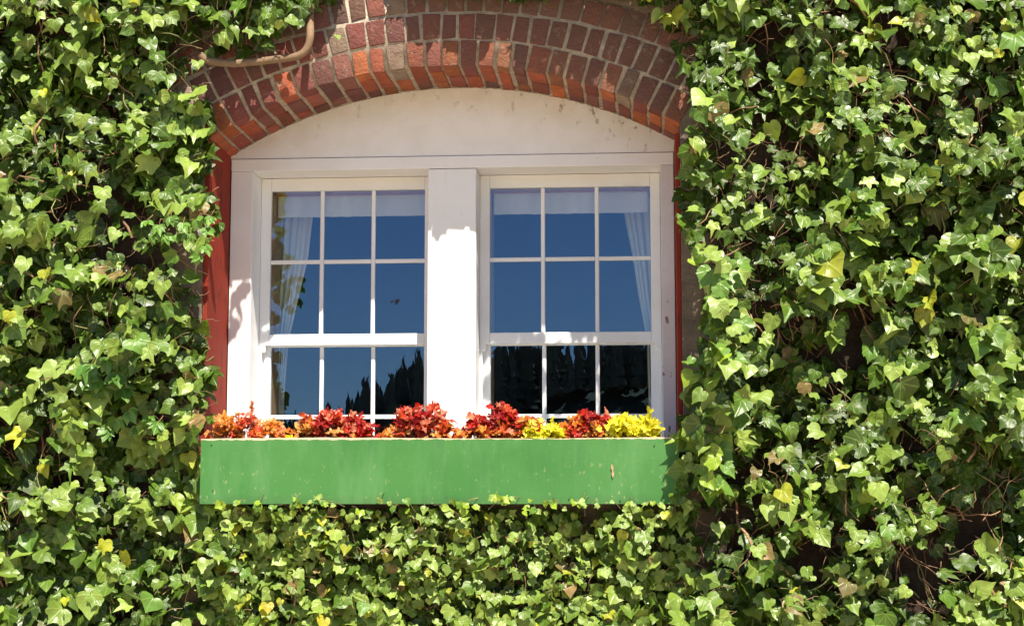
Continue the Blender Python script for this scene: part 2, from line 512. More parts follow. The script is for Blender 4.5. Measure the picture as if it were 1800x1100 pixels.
from_bm('mortar', bm, MT['mortar'], arch, True)

BR = [(0.46, 0.12, 0.03), (0.40, 0.085, 0.035), (0.30, 0.07, 0.05), (0.24, 0.06, 0.05), (0.48, 0.13, 0.045), (0.20, 0.075, 0.06), (0.33, 0.09, 0.06)]
def bricks(name, k, pitch, depthsets, faceY, colset):
    bm = bmesh.new()
    cl = bm.verts.layers.float_color.new('Col')
    c, r = ARCS[k]
    nb = int(round((ARCS[0][1] + 0.12 * k) * (AR - AL) / pitch))
    pos = [0.0]
    for i in range(nb): pos.append(pos[-1] + random.uniform(0.88, 1.12))
    pos = [AL + (AR - AL) * p / pos[-1] for p in pos]
    for i in range(nb):
        a0, a1 = pos[i], pos[i + 1]
        g = random.uniform(0.0050, 0.0110) / (r + .05)
        ds = random.choice(depthsets)
        proud = random.uniform(-0.005, 0.003)
        for j, (y0, y1) in enumerate(ds):
            bmt = bmesh.new()
            P = []
            lo, hi = 0.007 * (k > 0), -0.009
            for y in (y0 + (faceY - proud if j == 0 else 0.006), y1 - 0.006):
                for (kk, aa, off) in ((k, a0 + g, lo), (k, a1 - g, lo), (k + 1, a1 - g, hi), (k + 1, a0 + g, hi)):
                    x, z = arc_pt(kk, aa)
                    if kk == k and k == 0: off = random.uniform(-.002, .003)
                    x += math.sin(aa) * off + random.uniform(-.0045, .0045); z += math.cos(aa) * off + random.uniform(-.0055, .0045)
                    P.append(bmt.verts.new((x, y + random.uniform(-.002, .002), z)))
            for q in ((0, 1, 2, 3), (7, 6, 5, 4), (0, 4, 5, 1), (1, 5, 6, 2), (2, 6, 7, 3), (3, 7, 4, 0)):
                bmt.faces.new([P[t] for t in q])
            bmesh.ops.recalc_face_normals(bmt, faces=bmt.faces)
            bmesh.ops.bevel(bmt, geom=list(bmt.edges), offset=random.uniform(.0025, .0045), segments=2, affect='EDGES', profile=0.5)
            c_ = random.choice(colset); q = random.uniform(0.85, 1.55)
            if random.random() < .25: c_ = (c_[0] * .66, c_[1] * .85, c_[2] * 1.0)
            if random.random() < 0.05: c_ = (0.36, 0.28, 0.20)
            mp = {}
            for v in bmt.verts:
                nv = bm.verts.new(v.co); nv[cl] = (c_[0] * q, c_[1] * q, c_[2] * q, 1); mp[v] = nv
            for f in bmt.faces: bm.faces.new([mp[v] for v in f.verts])
            bmt.free()
    return from_bm(name, bm, MT['brick'], arch, True)
bricks('brick_ring', 0, 0.086, [[(0, .205), (.205, .43)], [(0, .10), (.10, .31), (.31, .43)], [(0, .31), (.31, .43)]], -0.006, BR)
bricks('brick_ring', 1, 0.086, [[(0, .2)]], -0.004, [(0.24, 0.05, 0.045), (0.19, 0.055, 0.05), (0.28, 0.07, 0.05), (0.16, 0.07, 0.06)])
bricks('brick_ring', 2, 0.092, [[(0, .2)]], -0.004, [(0.24, 0.07, 0.05), (0.20, 0.075, 0.055), (0.15, 0.08, 0.06)])

# ------------------------------------------------------------------ the window
win = empty('window', (CX, FY + .1, Z0))
tag(win, 'white double hung timber window pair under the brick arch, with red side boards', 'window', kind='thing')
def part(name, boxes, mat, parent=win, bev=0.003, label=None):
    bm = bmesh.new()
    for b in boxes: box(bm, *b, bev=bev)
    o = from_bm(name, bm, MT[mat], parent)
    for p in o.data.polygons: p.use_smooth = False
    if label: o['label'] = label
    return o
FT = 3.375
# red side boards lining the reveal
part('side_board', [(XL + .001, XL + .024, 0.012, FY - .001, Z0 + .001, 3.40)], 'red', label='red painted board lining the left side')
part('side_board', [(XR - .022, XR - .001, 0.10, FY - .001, Z0 + .001, 3.40)], 'red', label='dark red board lining the right side')
# frame
part('jamb', [(-2.098, -1.984, FY, FY + .26, Z0, FT - .064)], 'white')
part('jamb', [(0.104, 0.170, FY, FY + .26, Z0, FT - .064)], 'white_worn', label='worn flaking white jamb on the right')
part('head', [(-2.098, 0.170, FY - .004, FY + .26, FT - .063, FT)], 'white')
part('mullion', [(-1.077, -0.830, FY - .002, FY + .26, Z0 + .02, FT - .066)], 'white', bev=.005)
part('sill', [(-2.098, 0.170, FY - .08, FY + .27, Z0 - .05, Z0 + .019)], 'white')
# panel that fills the arch
bm = bmesh.new()
N = 48
xs = [-2.12 + (0.19 + 2.12) * i / N for i in range(N + 1)]
top = [(x, arcz(0, x) + 0.012) for x in xs]
poly = [(xs[0], FT + .004)] + top + [(xs[-1], FT + .004)]
prism(bm, poly[::-1], FY + .004, FY + .03)
bmesh.ops.recalc_face_normals(bm, faces=bm.faces)
from_bm('arch_panel', bm, MT['panel'], win)
# crumbling caulk along the arch
tub = []
seg = []
for i in range(260):
    x = xs[0] + 0.02 + (xs[-1] - xs[0] - .04) * i / 259
    z = arcz(0, x) - 0.001 + random.uniform(-.003, .002)
    if False:
        if len(seg) > 3: tub.append((seg, 0.0028))
        seg = []
    else: seg.append((x, FY + 0.002 + random.uniform(-.002, .0025), z))
if len(seg) > 3: tub.append((seg, 0.0028))
tubes('caulk', tub, MT['mortar'], win, 5)

def sash(name, x0, x1, z0, z1, gx0, gx1, gz0, gz1, ncol, rowsz, y, th=0.035, label=None):
    """sash with stiles to x0/x1, glass between gx0..gx1 and gz0..gz1, muntins"""
    bm = bmesh.new()
    for b in ((x0, gx0, z0, z1), (gx1, x1, z0, z1), (gx0 + .0005, gx1 - .0005, z0, gz0), (gx0 + .0005, gx1 - .0005, gz1, z1)):
        box(bm, b[0], b[1], y, y + th, b[2], b[3], bev=.003)
    if name == 'upper_sash':                                   # horns below the meeting rail
        box(bm, x0, x0 + .034, y + .0005, y + .03, z0 - .036, z0 + .004, bev=.006); box(bm, x1 - .034, x1, y + .0005, y + .03, z0 - .036, z0 + .004, bev=.006)
    s = from_bm(name, bm, MT['white'], win)
    if label: s['label'] = label
    w = 0.021
    for i in range(1, ncol):
        xm = gx0 + (gx1 - gx0) * i / ncol + random.uniform(-.002, .002)
        b2 = bmesh.new(); box(b2, xm - w / 2, xm + w / 2, y + .006, y + .03, gz0, gz1, bev=.005)
        from_bm('muntin', b2, MT['white'], s)
    for zr in rowsz:
        b2 = bmesh.new()
        cs = [gx0 + (gx1 - gx0) * i / ncol for i in range(ncol + 1)]
        for i in range(ncol):
            box(b2, cs[i] + (w / 2 if i else 0), cs[i + 1] - (w / 2 if i < ncol - 1 else 0), y + .007, y + .029, zr - w / 2, zr + w / 2, bev=.004)
        from_bm('muntin', b2, MT['white'], s)
    b3 = bmesh.new()
    tx, tz = random.uniform(-.0006, .0006), random.uniform(-.0006, .0006)
    box(b3, gx0 - .004, gx1 + .004, y + .016, y + .019, gz0 - .004, gz1 + .004)
    for v in b3.verts:
        v.co.y += (v.co.x - gx0) * tx + (v.co.z - gz0) * tz
    from_bm('glass', b3, MT['glass'], s)
    return s
SY = FY + 0.19
for (x0, x1, g0, g1, side) in ((-1.983, -1.078, -1.930, -1.118, 'left'), (-0.829, 0.103, -0.778, 0.052, 'right')):
    us = sash('upper_sash', x0, x1, 2.430, 3.310, g0, g1, 2.488, 3.243, 3, [2.868], SY)
    ls = sash('lower_sash', x0 + .002, x1 - .002, Z0 + .02, 2.470, g0 + .002, g1 - .004, Z0 + .075, 2.425, 3, [2.061], SY + .037)
    if side == 'left': first_us = us
    # parting beads beside the lower sash
    for b0 in (x0 - .0005, x1 - .0135):
        part('bead', [(b0, b0 + .014, SY + .002, SY + .036, Z0 + .02, 2.428)], 'white', bev=.002)
# small bird shaped mark on the pane
c = at(697, 532, SY + .014)
bm = bmesh.new()
for poly in ([(0.0, -.012), (.012, .006), (.014, .018), (-.006, .018), (-.009, .002)], [(-.016, .006), (-.028, -.002), (-.036, .003), (-.030, .010), (-.018, .014)]):
    prism(bm, [(c.x + px, c.z + pz) for px, pz in poly], c.y - .001, c.y)
bmesh.ops.recalc_face_normals(bm, faces=bm.faces)
from_bm('bird_mark', bm, MT['dark'], first_us)

# ------------------------------------------------------------------ the room behind the panes
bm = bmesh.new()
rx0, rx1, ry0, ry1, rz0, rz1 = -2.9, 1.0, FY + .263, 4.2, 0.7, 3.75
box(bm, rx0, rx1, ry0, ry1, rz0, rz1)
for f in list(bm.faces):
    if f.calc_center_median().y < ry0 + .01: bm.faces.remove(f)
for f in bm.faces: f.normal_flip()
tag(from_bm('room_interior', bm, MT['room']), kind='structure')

LY0, LY1 = FY + .264, FY + .43
for (g0, g1) in ((-1.930, -1.118), (-0.778, 0.052)):
    part('inner_lining', [(g0 - .03, g0 + .002, LY0, LY1, Z0 + .08, 3.24)], 'wood')
    part('inner_lining', [(g1 - .002, g1 + .03, LY0, LY1, Z0 + .08, 3.24)], 'wood')
    part('inner_lining', [(g0 - .03, g1 + .03, LY0, LY1, 3.2405, 3.27)], 'wood')
for (g0, g1) in ((-1.930, -1.118), (-0.778, 0.052)):
    part('head_rail', [(g0 + .004, g1 - .004, FY + .268, FY + .290, at(900, 339, FY + .27).z, 3.2395)], 'rail', label='brown wooden rail above the pale valance')
def cloth(name, prof, y, folds, label, amp=0.014):
    """prof: list of (z, x0, x1)"""
    nz, nx = 40, 60
    zs = np.linspace(prof[0][0], prof[-1][0], nz)
    pz = [p[0] for p in prof][::-1]
    V = []
    for z in zs:
        a = np.interp(z, pz, [p[1] for p in prof][::-1]); b = np.interp(z, pz, [p[2] for p in prof][::-1])
        for i in range(nx):
            t = i / (nx - 1)
            V.append((a + (b - a) * t, y + amp * (.5 + .5 * math.sin(t * 5 + z * 2)) * math.sin(t * folds * 6.283 + 1.6 * math.sin(t * 7 + folds) + 0.6 * math.sin(z * 5)) + .004 * math.sin(t * 31), z))
    F = np.array([(i * nx + j, i * nx + j + 1, (i + 1) * nx + j + 1, (i + 1) * nx + j) for i in range(nz - 1) for j in range(nx - 1)])
    o = from_np(name, np.array(V), [F], MT['cloth'])
    sm = o.modifiers.new('thickness', 'SOLIDIFY'); sm.thickness = 0.0015
    tag(o, label, name.replace('_', ' '))
    return o
CY = FY + .50
def X(u, Y): return at(u, 500, Y).x
def Z(v, Y): return at(900, v, Y).z
cloth('curtain', [(Z(350, CY), X(470, CY), X(551, CY)), (Z(450, CY), X(472, CY), X(541, CY)), (Z(520, CY), X(474, CY), X(525, CY)), (Z(600, CY), X(476, CY), X(508, CY)), (Z(700, CY), X(476, CY), X(502, CY)), (1.6, X(474, CY), X(506, CY))],
      CY, 7, 'white sheer curtain gathered at the left edge behind the left window panes')
cloth('curtain', [(Z(350, CY), X(1092, CY), X(1162, CY)), (Z(450, CY), X(1112, CY), X(1162, CY)), (Z(520, CY), X(1122, CY), X(1162, CY)), (Z(600, CY), X(1136, CY), X(1162, CY)), (Z(700, CY), X(1138, CY), X(1162, CY)), (1.6, X(1136, CY), X(1162, CY))],
      CY, 6, 'white sheer curtain gathered at the right edge behind the right window panes')
VY = FY + .31
for (xa, xb, lab) in ((-1.922, -1.124, 'white valance strip across the top of the left window, behind glass'), (-0.770, 0.046, 'white valance strip across the top of the right window, behind glass')):
    cloth('valance', [(Z(338, VY), xa, xb), (Z(377, VY), xa, xb)], VY, 9, lab, 0.006)

# ------------------------------------------------------------------ leaf machinery
def resample(half):
    pts = half + [(-x, y) for x, y in half[1:-1]][::-1]
    return np.array(pts)
TEMPL = [
    resample([(0, 1.0), (.08, .80), (.16, .64), (.28, .64), (.41, .65), (.53, .60), (.53, .44), (.48, .28), (.51, .11), (.44, -.08), (.28, -.16), (.12, -.14), (0, -.02)]),
    resample([(0, .95), (.12, .78), (.27, .60), (.41, .46), (.50, .27), (.48, .06), (.38, -.09), (.24, -.15), (.10, -.12), (0, -.02)]),
    resample([(0, 1.08), (.09, .78), (.14, .56), (.28, .52), (.50, .62), (.50, .42), (.36, .26), (.37, .08), (.26, -.07), (.11, -.10), (0, .0)]),
    resample([(0, .90), (.10, .72), (.24, .62), (.34, .66), (.48, .56), (.48, .38), (.55, .22), (.48, .0), (.34, -.12), (.14, -.14), (0, -.03)]),
]
TEMPL += [TEMPL[1], TEMPL[3], TEMPL[1] * np.array([1.12, .95])]
OVAL = [resample([(0, 1.0), (.08, .85), (.17, .66), (.21, .45), (.17, .22), (.07, .05), (0, 0)])]
RUF = [resample([(0, 1.0), (.10, .92), (.15, .76), (.12, .62), (.26, .74), (.40, .76), (.44, .60), (.33, .46), (.48, .46), (.58, .34), (.50, .20), (.34, .20), (.44, .06), (.38, -.08), (.2, -.06), (0, .02)]),
       resample([(0, .95), (.14, .88), (.16, .72), (.30, .74), (.42, .62), (.38, .50), (.52, .42), (.52, .24), (.40, .18), (.44, .02), (.30, -.08), (.12, -.04), (0, .03)])]

def leaf_mesh(name, P, T, Nn, size, col, mat, parent, templates=TEMPL, fold=0.25, wave=0.05, rs=RS, narrow=1.0):
    P = np.asarray(P, float); T = np.asarray(T, float); Nn = np.asarray(Nn, float); size = np.asarray(size, float); col = np.asarray(col, float)
    Nn = Nn / np.linalg.norm(Nn, axis=1)[:, None]
    T = T - (T * Nn).sum(1)[:, None] * Nn; T /= np.linalg.norm(T, axis=1)[:, None] + 1e-9
    Sd = np.cross(T, Nn)
    tid = rs.randint(0, len(templates), len(P))
    Vs, Qs, Ts, Cs, Us, o = [], [], [], [], [], 0
    for t, tp in enumerate(templates):
        ix = np.where(tid == t)[0]
        if len(ix) == 0: continue
        m = len(tp); c = np.array([0, .28])
        loc = np.vstack([tp, c + (tp - c) * .55, [c]])
        n = len(ix); nv = len(loc)
        x = loc[:, 0][None] * rs.uniform(.82, 1.12, n)[:, None] * narrow; y = loc[:, 1][None] * rs.uniform(.9, 1.1, n)[:, None]
        x = x + rs.normal(0, .012, (n, nv)); y = y + rs.normal(0, .012, (n, nv))
        a = rs.normal(fold, fold * .7, n)[:, None]; b = rs.normal(-.16, .16, n)[:, None]; ph = rs.uniform(0, 6.28, n)[:, None]; w = wave * rs.uniform(.5, 1.6, n)[:, None]
        rad = np.hypot(x, y - .28)
        z = a * (np.abs(x) - .18) + b * (y - .2) ** 2 * 1.6 + w * np.sin(ph + np.arctan2(y - .28, x) * rs.randint(3, 6, n)[:, None]) * rad * 2 + rs.normal(0, .25, n)[:, None] * x
        s = size[ix][:, None]
        V = P[ix][:, None] + (x * s)[..., None] * Sd[ix][:, None] + (y * s)[..., None] * T[ix][:, None] + (z * s)[..., None] * Nn[ix][:, None]
        Vs.append(V.reshape(-1, 3))
        i = np.arange(m); j = (i + 1) % m
        q = np.c_[i, j, m + j, m + i]; tr = np.c_[m + i, m + j, np.full(m, 2 * m)]
        off = (o + np.arange(n) * nv)[:, None, None]
        Qs.append((q[None] + off).reshape(-1, 4)); Ts.append((tr[None] + off).reshape(-1, 3))
        Cs.append(np.repeat(col[ix], nv, axis=0)); Us.append(np.tile(loc, (n, 1)))
        o += n * nv
    return from_np(name, np.concatenate(Vs), [np.concatenate(Qs), np.concatenate(Ts)], mat, parent, True, np.concatenate(Cs), np.concatenate(Us))

def petioles(name, P, D, length, rad, col, mat, parent):
    """thin curved three-sided stalks from the leaf base back into the plant"""
    n = len(P); L = np.asarray(length)[:, None]
    A = P; Bm = P + D * L * .5 + np.array([0, -.25, .25])[None] * L * .35; C = P + D * L
    k = 3; rings = []
    for Q, r in ((A, .7), (Bm, 1.0), (C, 1.3)):
        for j in range(k):
            an = j * 2.094
            rings.append(Q + np.array([math.cos(an), .5 * math.sin(an), math.sin(an)])[None] * rad * r)
    V = np.stack(rings, 1).reshape(-1, 3)
    f = []
    for s_ in range(2):
        for j in range(k): f.append((s_ * k + j, s_ * k + (j + 1) % k, (s_ + 1) * k + (j + 1) % k, (s_ + 1) * k + j))
    F = (np.array(f)[None] + (np.arange(n) * 9)[:, None, None]).reshape(-1, 4)
    return from_np(name, V, [F], mat, parent, True, np.repeat(col, 9, axis=0))

# ------------------------------------------------------------------ ivy
def poly_px(pts): return np.array([(at(u, v, -0.1).x, at(u, v, -0.1).z) for u, v in pts])
def inside(px, pz, poly):
    c = np.zeros(len(px), bool); n = len(poly); j = n - 1
    for i in range(n):
        xi, zi = poly[i]; xj, zj = poly[j]
        with np.errstate(divide='ignore', invalid='ignore'):
            cond = ((zi > pz) != (zj > pz)) & (px < (xj - xi) * (pz - zi) / (zj - zi + 1e-12) + xi)
        c ^= cond; j = i
    return c
REG = {
    'left': [(-360, -280), (540, -280), (552, -60), (552, 0), (530, 40), (515, 70), (490, 84), (420, 88), (372, 94), (362, 130), (360, 200), (366, 240), (362, 300), (374, 350), (380, 420), (362, 480), (362, 560), (372, 640), (370, 740), (348, 790), (348, 850), (380, 880), (430, 900), (430, 1200), (-360, 1200)],
    'below': [(380, 885), (600, 893), (800, 893), (1000, 897), (1215, 895), (1230, 1200), (400, 1200)],
    'right': [(1230, -280), (2250, -280), (2250, 1200), (1200, 1200), (1180, 920), (1190, 830), (1196, 770), (1204, 740), (1240, 660), (1242, 560), (1224, 470), (1200, 420), (1194, 370), (1206, 320), (1218, 250), (1220, 180), (1216, 140), (1180, 74), (1128, 22), (1120, -60)],
    'top': [(530, -280), (1260, -280), (1235, 0), (1190, -4), (1100, -14), (1000, -22), (900, -14), (800, -22), (715, -30), (690, -95), (610, -95), (590, -20), (560, -5)],  # out-of-view notch shaped to let sun onto the left bricks
}
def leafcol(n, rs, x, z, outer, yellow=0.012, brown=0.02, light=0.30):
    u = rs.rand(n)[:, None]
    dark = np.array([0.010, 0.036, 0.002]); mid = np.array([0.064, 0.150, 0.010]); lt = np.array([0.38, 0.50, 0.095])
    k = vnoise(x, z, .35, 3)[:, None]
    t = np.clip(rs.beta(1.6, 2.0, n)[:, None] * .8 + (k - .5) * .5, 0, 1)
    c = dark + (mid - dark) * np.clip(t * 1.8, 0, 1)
    sel = rs.rand(n) < light * np.where(outer, 1.7, .35) * (.6 + .8 * k[:, 0])  # pale tone weighted to outer leaves, sunlight put into their colour
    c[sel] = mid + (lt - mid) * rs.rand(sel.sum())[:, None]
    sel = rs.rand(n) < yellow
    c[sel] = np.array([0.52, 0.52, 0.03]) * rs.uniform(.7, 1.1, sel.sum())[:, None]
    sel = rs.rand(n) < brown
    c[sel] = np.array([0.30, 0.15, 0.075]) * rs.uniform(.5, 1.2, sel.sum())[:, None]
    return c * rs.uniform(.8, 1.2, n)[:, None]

def thick(x, z, key):
    t = 0.03 + 0.18 * vnoise(x, z, .45) + 0.25 * vnoise(x, z, .17, 9) ** 1.3
    if key == 'right':
        t = t + 0.36 * np.exp(-((x - .30) / .17) ** 2 - ((z - 2.25) / .42) ** 2)       # bulge beside the box
        t = t + 0.10 * vnoise(x, z, .8, 4)
    if key == 'top':
        t = 0.02 + 0.17 * vnoise(x, z, .12) + 0.42 * np.clip((x + .55) / .25, 0, 1) * np.clip((z - 4.0) / .25, 0, 1)  # last term: unseen bulge added at the right to shade the right sashes
    if key == 'below':
        t = 0.10 + 0.10 * vnoise(x, z, .25) + 0.08 * vnoise(x, z, .1, 9)
    # thinner towards the window
    return t

def ivy(key, dens, smin, smax, label, yellow=.012, brown=.02, light=.3, gap=.34, seed=1, extra=None, spill=()):
    rs = np.random.RandomState(seed)
    poly = poly_px(REG[key])
    x0, z0 = poly.min(0); x1, z1 = poly.max(0)
    n = int((x1 - x0) * (z1 - z0) * dens)
    x = rs.uniform(x0, x1, n); z = rs.uniform(z0, z1, n)
    ok = inside(x, z, poly)
    g = vnoise(x, z, .21, 2) * .6 + vnoise(x, z, .09, 6) * .4
    ok &= rs.rand(n) < np.clip((g - gap + .12) / .24, 0.10, 1.0)
    # outside the picture the cover may be thinner
    vis = (x > -3.35) & (x < 1.95) & (z > .9) & (z < 4.3)
    ok &= vis | (rs.rand(n) < .55)
    x, z = x[ok], z[ok]; n = len(x)
    T = thick(x, z, key)
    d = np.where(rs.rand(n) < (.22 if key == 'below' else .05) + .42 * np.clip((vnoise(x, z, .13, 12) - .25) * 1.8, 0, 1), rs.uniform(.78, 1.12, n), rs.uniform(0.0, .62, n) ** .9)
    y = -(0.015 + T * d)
    P = np.c_[x, y, z]
    size = (smin + (smax - smin) * rs.beta(1.6, 2.6, n)) * (.72 + .5 * vnoise(x, z, .3, 5))
    N = np.c_[rs.normal(.10, .45, n), -np.ones(n), rs.normal(.52, .48, n)]
    roll = rs.normal(0, .75, n)
    Tt = np.c_[np.sin(roll), -0.25 * np.ones(n), -np.cos(roll)]
    col = leafcol(n, rs, x, z, d > .7, yellow, brown, light)
    col[d < .65] = col[d < .65] * np.array([.26, .40, .18])  # inner leaves darkened in colour to deepen the shade between leaves
    if extra:
        for (u, v, s, c, r) in extra:
            p = at(u, v, -0.1); tt = float(thick(np.array([p.x]), np.array([p.z]), key)[0]); p = at(u, v, -(tt + .05))
            P = np.vstack([P, [p.x, p.y, p.z]]); size = np.append(size, s * .0026)
            N = np.vstack([N, [.15, -1, .45]]); Tt = np.vstack([Tt, [math.sin(r), -.2, -math.cos(r)]]); col = np.vstack([col, c])
    for q in spill:
        if len(q) == 6: p = Vector(q[:3]); s, c, r = q[3:]
        else: (u, v, s, c, r) = q; p = at(u, v, -.29 - .05 * rs.rand())
        P = np.vstack([P, [p.x, p.y, p.z]]); size = np.append(size, s * .0026)
        N = np.vstack([N, [rs.normal(0, .4), -1, rs.normal(.5, .4)]]); Tt = np.vstack([Tt, [math.sin(r), -.2, -math.cos(r)]]); col = np.vstack([col, c])
    root = empty('ivy', (float(x.mean()), 0, 0))
    tag(root, label, 'ivy', 'ivy covering the wall')
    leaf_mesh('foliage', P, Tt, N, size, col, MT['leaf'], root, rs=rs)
    # leaf stalks
    D = np.c_[rs.normal(0, .5, len(P)), rs.uniform(.4, 1.0, len(P)), rs.uniform(-.9, .7, len(P))]; D /= np.linalg.norm(D, axis=1)[:, None]
    ln = np.minimum(rs.uniform(.03, .10, len(P)), np.abs(P[:, 1]) + .01)
    pc = np.array([0.30, 0.26, 0.12])[None] * rs.uniform(.5, 1.2, (len(P), 1)); pc[:, 0] *= rs.uniform(.8, 1.3, len(P))
    petioles('stalk', P, D, ln, .0013, pc, MT['stem'], root)
    # woody stems wandering over the wall
    area = (x1 - x0) * (z1 - z0); lst, cols = [], []
    for i in range(int(area * {'left': 24, 'right': 34}.get(key, 34))):
        px, pz = rs.uniform(x0, x1), rs.uniform(z0, z1)
        an = rs.normal(math.pi / 2, .8); tt = rs.uniform(.35, 1.0) if rs.rand() < .6 else rs.uniform(.05, .3); pts = []
        st = rs.uniform(.018, .04); L = rs.randint(10, 34)
        X_, Z_ = [], []
        for k in range(L):
            X_.append(px); Z_.append(pz); an += rs.normal(0, .24) + .05 * (math.pi / 2 - an); px += st * math.cos(an); pz += st * math.sin(an)
        X_ = np.array(X_); Z_ = np.array(Z_)
        ins = inside(X_, Z_, poly)
        if ins.sum() < 6: continue
        kk = np.where(ins)[0]; br = np.where(np.diff(kk) > 1)[0]
        if len(br): kk = kk[:br[0] + 1]
        if len(kk) < 5: continue
        X_, Z_ = X_[kk], Z_[kk]
        Y_ = -(0.012 + thick(X_, Z_, key) * tt * (0.7 + .3 * np.sin(np.arange(len(kk)) * .5 + i)))
        r0 = rs.choice([.0022, .003, .0045, .007], p=[.45, .3, .17, .08])
        lst.append((np.c_[X_, Y_, Z_], np.linspace(r0, r0 * .6, len(kk))))
        b = rs.uniform(.6, 1.5); cols.append(np.array([.34, .20, .11]) * b if rs.rand() < .75 else np.array([.26, .26, .10]) * b)
    # fine dead twigs and rootlets
    tw, tc = [], []
    for i in range(int(area * 170)):
        a, b = rs.uniform(x0, x1), rs.uniform(z0, z1)
        if not inside(np.array([a]), np.array([b]), poly)[0]: continue
        if vnoise(a, b, .21, 2) > .62 and key != 'below': continue
        t0 = float(thick(np.array([a]), np.array([b]), key)[0]); y0 = -(.01 + t0 * rs.uniform(.2, .95))
        q = [np.array([a, y0, b])]; dd = rs.normal(0, 1, 3); dd[1] *= .5; dd /= np.linalg.norm(dd)
        for k in range(4): dd = dd + rs.normal(0, .3, 3); dd /= np.linalg.norm(dd); q.append(q[-1] + dd * rs.uniform(.012, .03))
        tw.append((q, np.linspace(.0016, .0008, 5))); tc.append(np.array([.30, .17, .10]) * rs.uniform(.5, 1.5))
    tubes('vine', lst + tw, MT['stem'], root, 5, cols + tc)
    return root

LG = (0.34, 0.46, 0.11); MG = (0.12, 0.26, 0.035); YE = (0.60, 0.62, 0.02); YG = (0.35, 0.50, 0.03); BRN = (0.36, 0.17, 0.09)
ivy('left', 1080, .050, .138, 'broad leaved ivy covering the wall left of the window and around the pipe', .014, .02, .45, .36, 21,
    [(180, 330, 34, LG, .2), (235, 595, 40, MG, .7), (260, 610, 34, LG, .4), (100, 640, 44, LG, -.5), (348, 108, 20, LG, .1), (592, 62, 13, LG, .5), (75, 158, 18, YE, .3), (365, 985, 32, LG, -.3), (115, 1050, 17, YE, 0), (90, 865, 34, LG, .3),
     (130, 235, 30, LG, .6), (45, 455, 32, LG, -.2), (205, 405, 28, LG, -.4), (235, 860, 24, LG, .1), (115, 930, 34, LG, -.1), (50, 940, 36, MG, .2), (270, 1050, 36, MG, -.4), (250, 120, 30, LG, .9)])
_r = np.random.RandomState(77)
SPILL = [(_r.uniform(375, 1185), _r.uniform(873, 900), _r.uniform(8, 17), [LG, MG, YG, YG, LG][_r.randint(5)], _r.normal(0, 1.2)) for _ in range(75)]
ENDL = [(_r.uniform(.175, .36), -_r.uniform(.30, .60), _r.uniform(1.66, 2.28), _r.uniform(24, 38), [LG, MG, MG, YG][_r.randint(4)], _r.normal(0, .7)) for _ in range(60)]  # extra leaves set forward, added to shade the right end of the box
ENDL += [(_r.uniform(.20, .44), -_r.uniform(.50, .72), _r.uniform(2.2, 2.68), _r.uniform(22, 38), [MG, MG, LG, YG][_r.randint(4)], _r.normal(0, .7)) for _ in range(55)]
ivy('below', 2500, .034, .098, 'small leaved sunlit ivy growing beneath the green window box', .05, .04, .95, .18, 22,
    [(565, 910, 19, YE, .2), (700, 960, 28, LG, .3), (640, 1060, 26, MG, -.2), (940, 990, 26, LG, .1), (1060, 1000, 22, LG, .4), (470, 1060, 22, (0.55, .42, .04), .1), (570, 1085, 24, (.6, .5, .03), -.2), (505, 1030, 22, BRN, 1.0), (430, 1000, 22, MG, .2), (1190, 1050, 30, LG, -.2)], SPILL)
ivy('right', 1450, .046, .128, 'tangled ivy with brown stems covering the wall right of the window', .02, .03, .37, .40, 23,
    [(1290, 340, 28, LG, .1), (1255, 390, 26, (0.4, .5, .1), -.2), (1195, 378, 10, MG, -.6), (1215, 455, 20, YG, .8), (1785, 60, 44, MG, -.2), (1705, 95, 34, LG, .2), (1690, 725, 34, MG, -.6), (1710, 735, 30, MG, .5), (1615, 118, 17, YG, .2), (1800, 700, 36, LG, .2),
     (1260, 920, 26, LG, .2), (1350, 890, 28, LG, -.1), (1205, 800, 20, LG, .7), (1240, 800, 16, YG, .1), (1725, 600, 40, MG, -.3), (1560, 925, 30, MG, .1), (1530, 610, 30, MG, -.2), (1200, 880, 22, LG, .9), (1330, 960, 26, LG, .3), (1470, 655, 26, LG, .5), (1195, 855, 15, MG, .4)], [(x_, y_, z_, s_, c_, r_) for x_, y_, z_, s_, c_, r_ in ENDL if x_ > .175 - (y_ + .3) * .35])
ivy('top', 2300, .045, .095, 'shaded ivy overhanging the top of the brick arch, with an added unseen bulge for shade', .01, .02, .2, .12, 24)

# ------------------------------------------------------------------ palmate creeper sprigs among the ivy
def creeper(pts, sz, label, seed, col):
    rs = np.random.RandomState(seed)
    P, T, N, S_, C = [], [], [], [], []; st = []
    c0 = None
    for (u, v) in pts:
        p = at(u, v, -0.1); t = float(thick(np.array([p.x]), np.array([p.z]), 'left')[0]); p = np.array(at(u, v, -(t + .07)))
        if c0 is None: c0 = p
        base = rs.normal(0, .5)
        nn = np.array([rs.normal(0, .3), -1, rs.normal(.5, .25)])
        cc = np.array(col) * rs.uniform(.7, 1.3)
        for k in range(5):
            a = base + (k - 2) * .62
            P.append(p); T.append([math.sin(a), -.15 - .25 * abs(k - 2), -math.cos(a)]); N.append(nn + rs.normal(0, .12, 3)); S_.append(sz * (1.05 - .16 * abs(k - 2)) * rs.uniform(.85, 1.1)); C.append(cc * rs.uniform(.85, 1.15))
        st.append(([p, p + np.array([rs.normal(0, .01), .02, .03]), p + np.array([rs.normal(0, .02), .08, .03])], [.0015, .002, .0025]))
    root = empty('creeper_sprig', tuple(c0)); tag(root, label, 'creeper', 'creeper sprigs in the ivy')
    leaf_mesh('foliage', P, T, N, S_, C, MT['leaf'], root, OVAL, .25, .03, rs, 1.25)
    tubes('stem', st, MT['stem'], root, 5, [np.array([.3, .16, .08])] * len(st))
